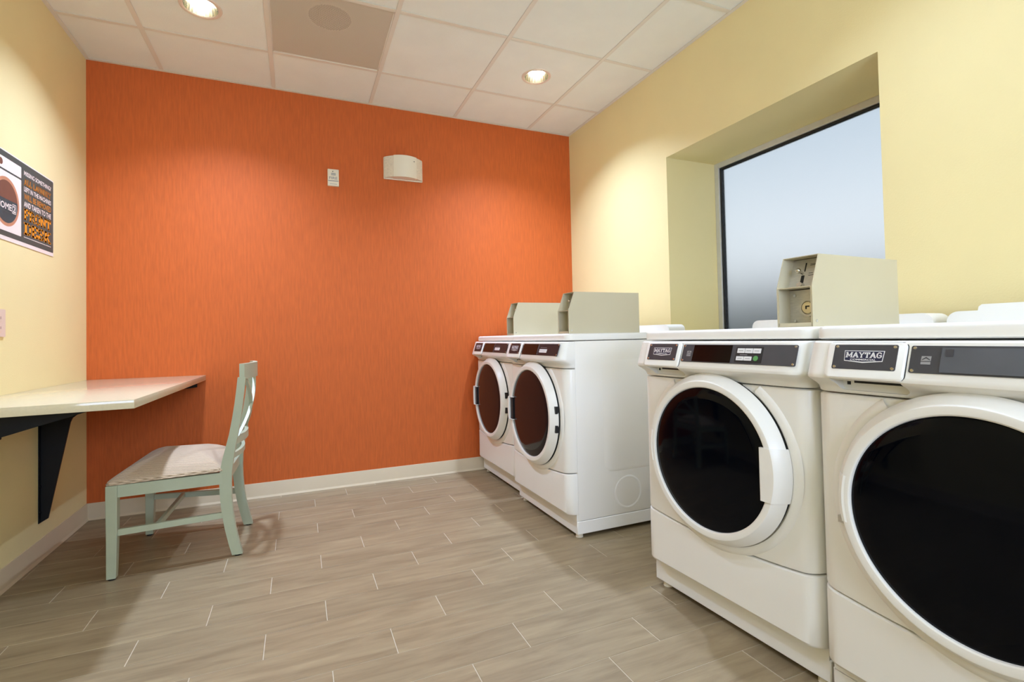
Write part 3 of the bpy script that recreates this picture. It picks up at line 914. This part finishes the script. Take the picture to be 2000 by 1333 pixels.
GD, GW = 'clothes dryers along the window wall', 'front-loading washing machines on the right'
d1 = machine('clothes_dryer', 'white dryer with brown door glass in the corner against the orange wall', 'dryer', (2.368, -0.046, -0.004), -PI / 2, GD, 'dryer')
d2 = machine('clothes_dryer', 'white dryer with brown door glass and its whole side exposed, nearer the washers', 'dryer', (2.338, -0.752, -0.004), -PI / 2, GD, 'dryer')
w1 = machine('washing_machine', 'white washing machine with black door glass and a green start button', 'washing machine', (2.402, -1.921, 0.0), 0.040 - PI / 2, GW, 'washer')
w2 = machine('washing_machine', 'white washing machine cut by the right picture edge, with a wide glossy display', 'washing machine', (2.418, -2.614, 0.0), 0.0 - PI / 2, GW, 'washer', True)
for m_ in (d1, d2):                                   # levelling feet screwed in a little on the dryers
    m_.location.z = 0.0
bpy.context.view_layer.update()
coin_box('beige coin box on the corner dryer, farthest back of the three', d1, 0.520, -0.012)
coin_box('beige coin box on the dryer with the exposed side', d2, 0.543, -0.006)
coin_box('beige coin box with visible lever and key lock on the washing machine', w1, 0.552, 0.006)

# ------------------------------------------------------------------ counter and brackets
t = thing('wall_counter', 'cream stone counter fixed in the corner of the orange and left walls', 'counter', (0, 0, 0))
bm = bmesh.new()
pts = [(0.001, -0.001), (0.585, -0.001), (0.572, -1.385), (0.001, -1.445)]
add_prism(bm, pts, lambda x, y_, k: (x, y_, 0.757 + 0.032 * k))
bmesh.ops.bevel(bm, geom=list(bm.edges), offset=0.0018, segments=2, affect='EDGES', profile=0.5)
obj('counter_top', bm, 'quartz', t, 40)
def bracket(y, x_arm, hs, label, drop=0.62):
    t = thing('counter_bracket', label, 'bracket', (0.0, y, 0.757), 0, 'black steel brackets under the counter')
    tk = 0.005
    L_ = x_arm
    vert = [(0.003, -0.001), (0.003, -drop), (0.030, -drop + 0.016), (0.112, -0.135), (0.120, -0.115), (0.140, -0.098), (0.14, -0.001)]
    bm = bmesh.new(); add_prism(bm, vert, lambda x, z, k: (x, -tk + 2 * tk * k, z))
    obj('vertical_gusset', bm, 'black_paint', t)
    arm = [(0.10, -0.001), (0.10, -0.104), (L_ - 0.01, -0.010), (L_, -0.005), (L_, -0.001)]
    bm = bmesh.new(); add_prism(bm, arm, lambda x, z, k: (x, -tk + 2 * tk * k, z))
    obj('arm', bm, 'black_paint', t)
    obj('wall_flange', box((0.0005, -0.02, -drop), (0.004, 0.02, -0.004)), 'black_paint', t)
    obj('top_flange', box((0.004, -0.02, -0.006), (L_, 0.02, -0.0008)), 'black_paint', t)
    for z in (-0.07, -0.30, -0.42, -drop + 0.05):
        s = bmesh.new(); add_cyl(s, (0.0055, 0.012, z), 0.005, 0.004, (1, 0, 0), 12); add_cyl(s, (0.0055, -0.012, z), 0.005, 0.004, (1, 0, 0), 12)
        obj('screw', s, 'black', t)
    return t
bracket(-0.547, 0.44, 0.6, 'black steel bracket under the counter, whole leg showing on the left wall', 0.588)
bracket(-1.21, 0.425, 0.6, 'black steel bracket under the near end of the counter, cut by the left picture edge', 0.588)
t = thing('counter_cleat', 'short black steel support under the counter along the orange wall', 'bracket', (0, 0, 0))
bm = bmesh.new()
add_prism(bm, [(0.02, 0.756), (0.02, 0.70), (0.40, 0.716), (0.50, 0.7165), (0.548, 0.722), (0.548, 0.756)], lambda x, z, k: (x, -0.052 - 0.012 * k, z))
obj('support_bar', bm, 'black_paint', t)
bm = box((0.02, -0.052, 0.748), (0.548, -0.001, 0.7565)); add_box(bm, (0.02, -0.006, 0.715), (0.50, -0.001, 0.748))
obj('angle_flange', bm, 'black_paint', t)

# ------------------------------------------------------------------ chair
t = thing('side_chair', 'sage green wooden side chair with a ribbed beige seat, facing the left wall', 'chair', (0.620, -0.683, 0), math.radians(-1.6))
def leg(bm, path):
    return add_sweep(bm, path, None)
for s in (-1, 1):
    y = s * 0.258
    # front leg, tapering below the rail
    bm = leg(bmesh.new(), [((-0.2335, y, 0.006), (0.0165, 0, 0), (0, 0.0165, 0)), ((-0.231, y, 0.16), (0.0185, 0, 0), (0, 0.0185, 0)), ((-0.231, y, 0.33), (0.02, 0, 0), (0, 0.02, 0)), ((-0.231, y, 0.393), (0.02, 0, 0), (0, 0.02, 0))])
    bmesh.ops.bevel(bm, geom=list(bm.edges), offset=0.002, segments=1, affect='EDGES')
    o = obj('front_leg', bm, 'sage', t, 30)
    bm = bmesh.new(); add_cyl(bm, (-0.2335, y, 0.003), 0.014, 0.006, n=16); obj('glide', bm, 'black', o)
    # rear leg and back post, one curved piece
    pth = [(0.226, 0.006, 0.0215), (0.212, 0.06, 0.0218), (0.197, 0.13, 0.022), (0.186, 0.20, 0.0225), (0.180, 0.27, 0.0235), (0.178, 0.33, 0.0245), (0.180, 0.385, 0.025),
           (0.188, 0.44, 0.023), (0.200, 0.50, 0.020), (0.213, 0.56, 0.0185), (0.225, 0.63, 0.0178), (0.235, 0.70, 0.0172), (0.243, 0.77, 0.0168), (0.248, 0.82, 0.0165)]
    path = []
    for i, (x, z, h) in enumerate(pth):
        yy = s * (0.203 - 0.012 * min(z / 0.4, 1.0))
        path.append(((x, yy, z), (h, 0, 0), (0, 0.0135, 0)))
    bm = leg(bmesh.new(), path)
    bmesh.ops.bevel(bm, geom=[e_ for e_ in bm.edges if len(e_.link_faces) == 2 and e_.calc_face_angle(0) > 0.8], offset=0.0022, segments=1, affect='EDGES')
    o = obj('rear_leg', bm, 'sage', t, 28)
    bm = bmesh.new(); add_cyl(bm, (0.226, s * 0.203, 0.003), 0.013, 0.006, n=16); obj('glide', bm, 'black', o)
    # side rail and side stretcher
    a, b = Vector((-0.213, s * 0.257, 0)), Vector((0.165, s * 0.196, 0))
    dirv = (b - a).normalized(); nr = Vector((-dirv.y, dirv.x, 0))
    bm = leg(bmesh.new(), [(a + Vector((0, 0, 0.3665)), nr * 0.011, (0, 0, 0.0255)), (b + Vector((0, 0, 0.3595)), nr * 0.011, (0, 0, 0.0265))])
    obj('side_rail', bm, 'sage', t)
    bm = leg(bmesh.new(), [(a + Vector((0, 0, 0.193)), nr * 0.008, (0, 0, 0.013)), (b + Vector((0.01, 0, 0.190)), nr * 0.008, (0, 0, 0.013))])
    obj('side_stretcher', bm, 'sage', t)
obj('front_rail', box((-0.242, -0.238, 0.342), (-0.220, 0.238, 0.392), 0.002, 1), 'sage', t)
obj('rear_rail', box((0.168, -0.178, 0.335), (0.190, 0.178, 0.386), 0.002, 1), 'sage', t)
obj('cross_stretcher', box((-0.088, -0.226, 0.182), (-0.070, 0.226, 0.205), 0.002, 1), 'sage', t)
# curved back members between the posts
def bulge(y_):
    return 0.034 * (1 - (y_ / 0.205) ** 2)
def curved(y0, y1, zf, xf, hx, hz, n=18):
    path = []
    for i in range(n + 1):
        y_ = y0 + (y1 - y0) * i / n
        path.append(((xf(zf(y_)) + bulge(y_), y_, zf(y_)), (hx, 0, 0), (0, 0, hz)))
    return add_sweep(bmesh.new(), path, None)
def post_x(z):
    for (xa, za, _), (xb, zb, _) in zip(pth, pth[1:]):
        if za <= z <= zb:
            return xa + (xb - xa) * (z - za) / (zb - za)
    return pth[-1][0]
bm = curved(-0.204, 0.204, lambda y_: 0.848, lambda z: 0.249, 0.0105, 0.036)
obj('crest_rail', bm, 'sage', t, 30)
bm = curved(-0.19, 0.19, lambda y_: 0.525, post_x, 0.009, 0.018)
obj('back_rail', bm, 'sage', t, 30)
bm = curved(-0.19, 0.19, lambda y_: 0.452, post_x, 0.008, 0.012)
obj('back_rail', bm, 'sage', t, 30)
for s in (-1, 1):
    n = 18
    path = []
    for i in range(n + 1):
        q = i / n
        y_ = s * (-0.17 + 0.34 * q)
        z = 0.535 + 0.285 * q
        path.append(((post_x(z) + bulge(y_) + 0.002 * s, y_, z), (0.007, 0, 0), (0, 0.018, 0)))
    obj('cross_slat', add_sweep(bmesh.new(), path, None), 'sage', t, 30)
# upholstered seat: crowned pad with a corded lower edge
def outline(sc, n=10):
    pts = []
    cor = [(-0.252, -0.276), (-0.252, 0.276), (0.168, 0.212), (0.168, -0.212)]
    r = 0.028
    k = len(cor)
    for i in range(k):
        p, a, b = Vector(cor[i]), Vector(cor[i - 1]), Vector(cor[(i + 1) % k])
        da, db = (a - p).normalized(), (b - p).normalized()
        for j in range(6):
            q = j / 5
            s_ = p + da * r * (1 - q) ** 2 + db * r * q ** 2
            pts.append(s_)
        e0, e1 = p + db * r, b + (p - b).normalized() * r
        for j in range(1, n):
            pts.append(e0 + (e1 - e0) * j / n)
    c = Vector((-0.03, 0.0))
    return [c + (p - c) * sc for p in pts]
def seat_z(sc):
    return 0.407 + 0.074 * (1 - sc ** 2.6)
bm = bmesh.new()
loops = []
for sc, z in ((0.975, 0.394), (1.0, 0.399), (1.0, 0.406)):
    loops.append([bm.verts.new((p.x, p.y, z)) for p in outline(sc)])
for sc in (0.985, 0.95, 0.9, 0.8, 0.65, 0.48, 0.3, 0.12):
    loops.append([bm.verts.new((p.x, p.y, seat_z(sc))) for p in outline(sc)])
n = len(loops[0])
for a, b in zip(loops, loops[1:]):
    for i in range(n):
        j = (i + 1) % n
        bm.faces.new((a[i], a[j], b[j], b[i]))
bm.faces.new(loops[0][::-1]); bm.faces.new(loops[-1])
st = obj('seat', bm, 'fabric', t, 70)
bm = bmesh.new()
o_ = outline(1.004)
rings = []
for i, p in enumerate(o_):
    tg = (o_[(i + 1) % len(o_)] - o_[i - 1]).normalized(); nn = Vector((tg.y, -tg.x))
    rings.append([bm.verts.new((p.x + nn.x * 0.0035 * math.cos(q * PI / 3), p.y + nn.y * 0.0035 * math.cos(q * PI / 3), 0.397 + 0.0035 * math.sin(q * PI / 3))) for q in range(6)])
for i in range(len(rings)):
    A, C = rings[i], rings[(i + 1) % len(rings)]
    for q in range(6):
        bm.faces.new((A[q], C[q], C[(q + 1) % 6], A[(q + 1) % 6]))
obj('piping', bm, 'fabric', st, 60)

# ------------------------------------------------------------------ things on the walls
# poster on the left wall: frame a = +y, b = +z
t = thing('laundry_poster', 'grey printed poster with orange lettering and a washing machine drawing on the left wall', 'poster', (0.001, -0.706, 1.425))
P = frame((0, -0.288, 0), (0, 1, 0), (0, 0, 1))
PWD, PHT = 0.576, 0.373
obj('paper', slab(P, rrect(0, 0, PWD, PHT, 0.002), 0.0, 0.0012), 'poster_paper', t)
def pz(z): return z - 1.425
def py(y_): return y_ + 0.994
pn = obj('printed_ground', slab(P, rrect(0.004, 0.017, PWD - 0.002, PHT - 0.005, 0.008), 0.0012, 0.0014), 'poster_slate', t)
L1, L2 = 0.0016, 0.0018
bm = slab(P, rrect(py(-0.964), pz(1.719), py(-0.726), pz(1.768), 0.004), 0.0014, L1)
slab(P, rrect(py(-0.964), pz(1.464), py(-0.726), pz(1.711), 0.004), 0.0014, L1, bm)
wm = obj('machine_drawing', bm, 'poster_paper', t)
def disc(cy_, cz_, r, d0, d1, bm=None, n=48, a0=0, a1=2 * PI, ry=None):
    pts = [(py(cy_) + r * math.cos(a0 + (a1 - a0) * i / n), pz(cz_) + (ry or r) * math.sin(a0 + (a1 - a0) * i / n)) for i in range(n if a1 - a0 > 6.28 else n + 1)]
    return slab(P, pts, d0, d1, bm)
CY, CZ = -0.845, 1.587
obj('door_drawing', disc(CY, CZ, 0.102, L1, L2), 'poster_copper', wm)
obj('door_drawing', disc(CY, CZ, 0.088, L2, 0.0020), 'poster_brown', wm)
obj('door_drawing', disc(CY, CZ, 0.088, 0.0020, 0.0022, None, 40, PI - 0.12, 2 * PI + 0.12), 'poster_teal', wm)
obj('knob_drawing', disc(-0.887, 1.744, 0.014, L1, L2, None, 24), 'poster_brown', wm)
lettering('logo_word', text_polys('HOME'), P, py(-0.918), pz(1.555), py(-0.806), pz(1.582), 0.0024, 'poster_paper', wm)
bm = bmesh.new()
b0, b1, c0, c1 = py(-0.802), py(-0.770), pz(1.548), pz(1.588)
for q in ((b0, c0, b1, c0 + 0.003), (b0, c1 - 0.003, b1, c1), (b0, c0, b0 + 0.003, c1), (b1 - 0.003, c0, b1, c1)):
    slab(P, [(q[0], q[1]), (q[2], q[1]), (q[2], q[3]), (q[0], q[3])], 0.0022, 0.0024, bm)
obj('logo_word', bm, 'poster_paper', wm)
lettering('logo_word', text_polys('2'), P, b0 + 0.007, c0 + 0.006, b1 - 0.007, c1 - 0.006, 0.0024, 'poster_paper', wm)
bm = slab(P, [(py(-0.90), pz(1.544)), (py(-0.80), pz(1.544)), (py(-0.80), pz(1.546)), (py(-0.90), pz(1.546))], 0.0022, 0.0024)
obj('logo_word', bm, 'poster_slate', wm)
tx0, tx1 = py(-0.702), py(-0.445)
for s, za, zb, m_, kind in (('MISSING SOMETHING?', 1.742, 1.762, 'poster_paper', 0), ('ALL LAUNDRY', 1.698, 1.730, 'poster_amber', 1), ('LEFT IN THE MACHINES', 1.671, 1.692, 'poster_paper', 0),
                            ('WILL BE REMOVED', 1.635, 1.662, 'poster_amber', 0), ('AND TAKEN TO THE', 1.603, 1.627, 'poster_paper', 0), ('FRONT', 1.544, 1.596, 'poster_orange', 1), ('DESK', 1.478, 1.536, 'poster_orange', 1)):
    lettering('poster_word', slab_polys(s, 0.26 if len(s) < 6 else 0.22) if kind else text_polys(s), P, tx0, pz(za), tx1, pz(zb), L1, m_, t)
bm = bmesh.new()
random.seed(3)
x = tx0
while x < tx1 - 0.004:
    w = random.uniform(0.004, 0.014)
    slab(P, rrect(x, pz(1.466), min(x + w, tx1), pz(1.4695), 0.0006, 2), 0.0014, L1, bm)
    x += w + 0.0022
obj('poster_small_print', bm, 'poster_paper', t)

# outlet at the left picture edge
t = thing('outlet_plate', 'pale wall plate on the left wall just above the counter', 'outlet', (0.0, -0.902, 1.082))
O = frame((0.0, 0, 0), (0, 1, 0), (0, 0, 1))
obj('cover', slab(O, rrect(-0.0445, -0.056, 0.0445, 0.056, 0.004), 0.0, 0.006), 'outlet_pink', t)
for z in (-0.020, 0.020):
    s_ = obj('socket', slab(O, rrect(-0.017, z - 0.014, 0.017, z + 0.014, 0.008), 0.006, 0.0072), 'outlet_pink', t)
    bm = slab(O, rrect(-0.008, z - 0.005, -0.0055, z + 0.006, 0.0005, 2), 0.0072, 0.0074)
    slab(O, rrect(0.0055, z - 0.005, 0.008, z + 0.006, 0.0005, 2), 0.0072, 0.0074, bm)
    obj('socket_slot', bm, 'black', s_)

# fire alarm plate on the orange wall
t = thing('fire_alarm_plate', 'small white fire alarm plate on the orange wall', 'alarm', (1.338, 0.0, 2.087))
O = frame((0, 0, 0), (1, 0, 0), (0, 0, 1))
bm = bmesh.new()
P0 = rrect(-0.036, -0.057, 0.036, 0.057, 0.004); P1 = rrect(-0.033, -0.054, 0.033, 0.054, 0.003)
A = [bm.verts.new(O(x, y_, 0.0)) for x, y_ in P0]; C = [bm.verts.new(O(x, y_, 0.014)) for x, y_ in P0]; D = [bm.verts.new(O(x, y_, 0.018)) for x, y_ in P1]
for a_, b_ in ((A, C), (C, D)):
    for i in range(len(A)):
        j = (i + 1) % len(A); bm.faces.new((a_[i], a_[j], b_[j], b_[i]))
bm.faces.new(D); bm.faces.new(A[::-1])
obj('housing', bm, 'ivory', t, 30)
bm = bmesh.new(); add_cyl(bm, O(-0.003, 0.040, 0.0185), 0.0035, 0.003, (0, -1, 0), 14); obj('indicator', bm, 'graphite', t)
bm = bmesh.new()
for i in range(4):
    slab(O, rrect(-0.014, 0.014 + i * 0.0045, 0.016, 0.0168 + i * 0.0045, 0.0006, 2), 0.018, 0.0186, bm)
obj('sounder_grille', bm, 'print_grey', t)
lettering('alarm_word', text_polys('FIRE'), O, -0.026, -0.013, 0.026, 0.005, 0.0186, 'print_grey', t)
bm = slab(O, rrect(-0.033, -0.026, 0.033, -0.0205, 0.0008, 2), 0.018, 0.0187); obj('lower_stripe', bm, 'print_grey', t)
bm = slab(O, rrect(-0.022, -0.046, 0.024, -0.0435, 0.0006, 2), 0.018, 0.0187); obj('lower_print', bm, 'print_grey', t)

# emergency light: bowed cover between two frosted ends
t = thing('emergency_light', 'cream emergency wall light with clear lens ends on the orange wall', 'emergency light', (1.812, 0.0, 2.195))
hwE, dpE = 0.134, 0.088
def arcy(x):
    return -dpE * (1 - (x / (hwE * 1.12)) ** 2) - 0.006
def bowed(x0, x1, z0, z1, extra, n=14):
    bm = bmesh.new()
    pts = [(x0, 0.0)] + [(x0 + (x1 - x0) * i / n, arcy(x0 + (x1 - x0) * i / n) - extra) for i in range(n + 1)] + [(x1, 0.0)]
    add_prism(bm, pts, lambda x, y_, k: (x, y_ * (1.0 if k else 0.93), z1 if k else z0))
    return bm
obj('back_box', box((-hwE - 0.004, -0.014, -0.078), (hwE + 0.004, 0.0, 0.076), 0.003, 1), 'ivory', t)
obj('cover', bowed(-0.078, 0.084, -0.074, 0.076, 0.003), 'ivory', t, 30)
obj('lens_end', bowed(-hwE, -0.078, -0.072, 0.074, 0.0), 'lens', t, 30)
obj('lens_end', bowed(0.084, hwE, -0.072, 0.074, 0.0), 'lens', t, 30)
bm = box((0.060, arcy(0.06) - 0.0045, 0.040), (0.067, arcy(0.06) + 0.003, 0.044)); obj('test_button', bm, 'graphite', t)
bm = bmesh.new(); add_cyl(bm, (0.090, arcy(0.09) - 0.001, -0.010), 0.006, 0.006, (0, -1, 0), 14); obj('lamp_bead', bm, 'lens', t)
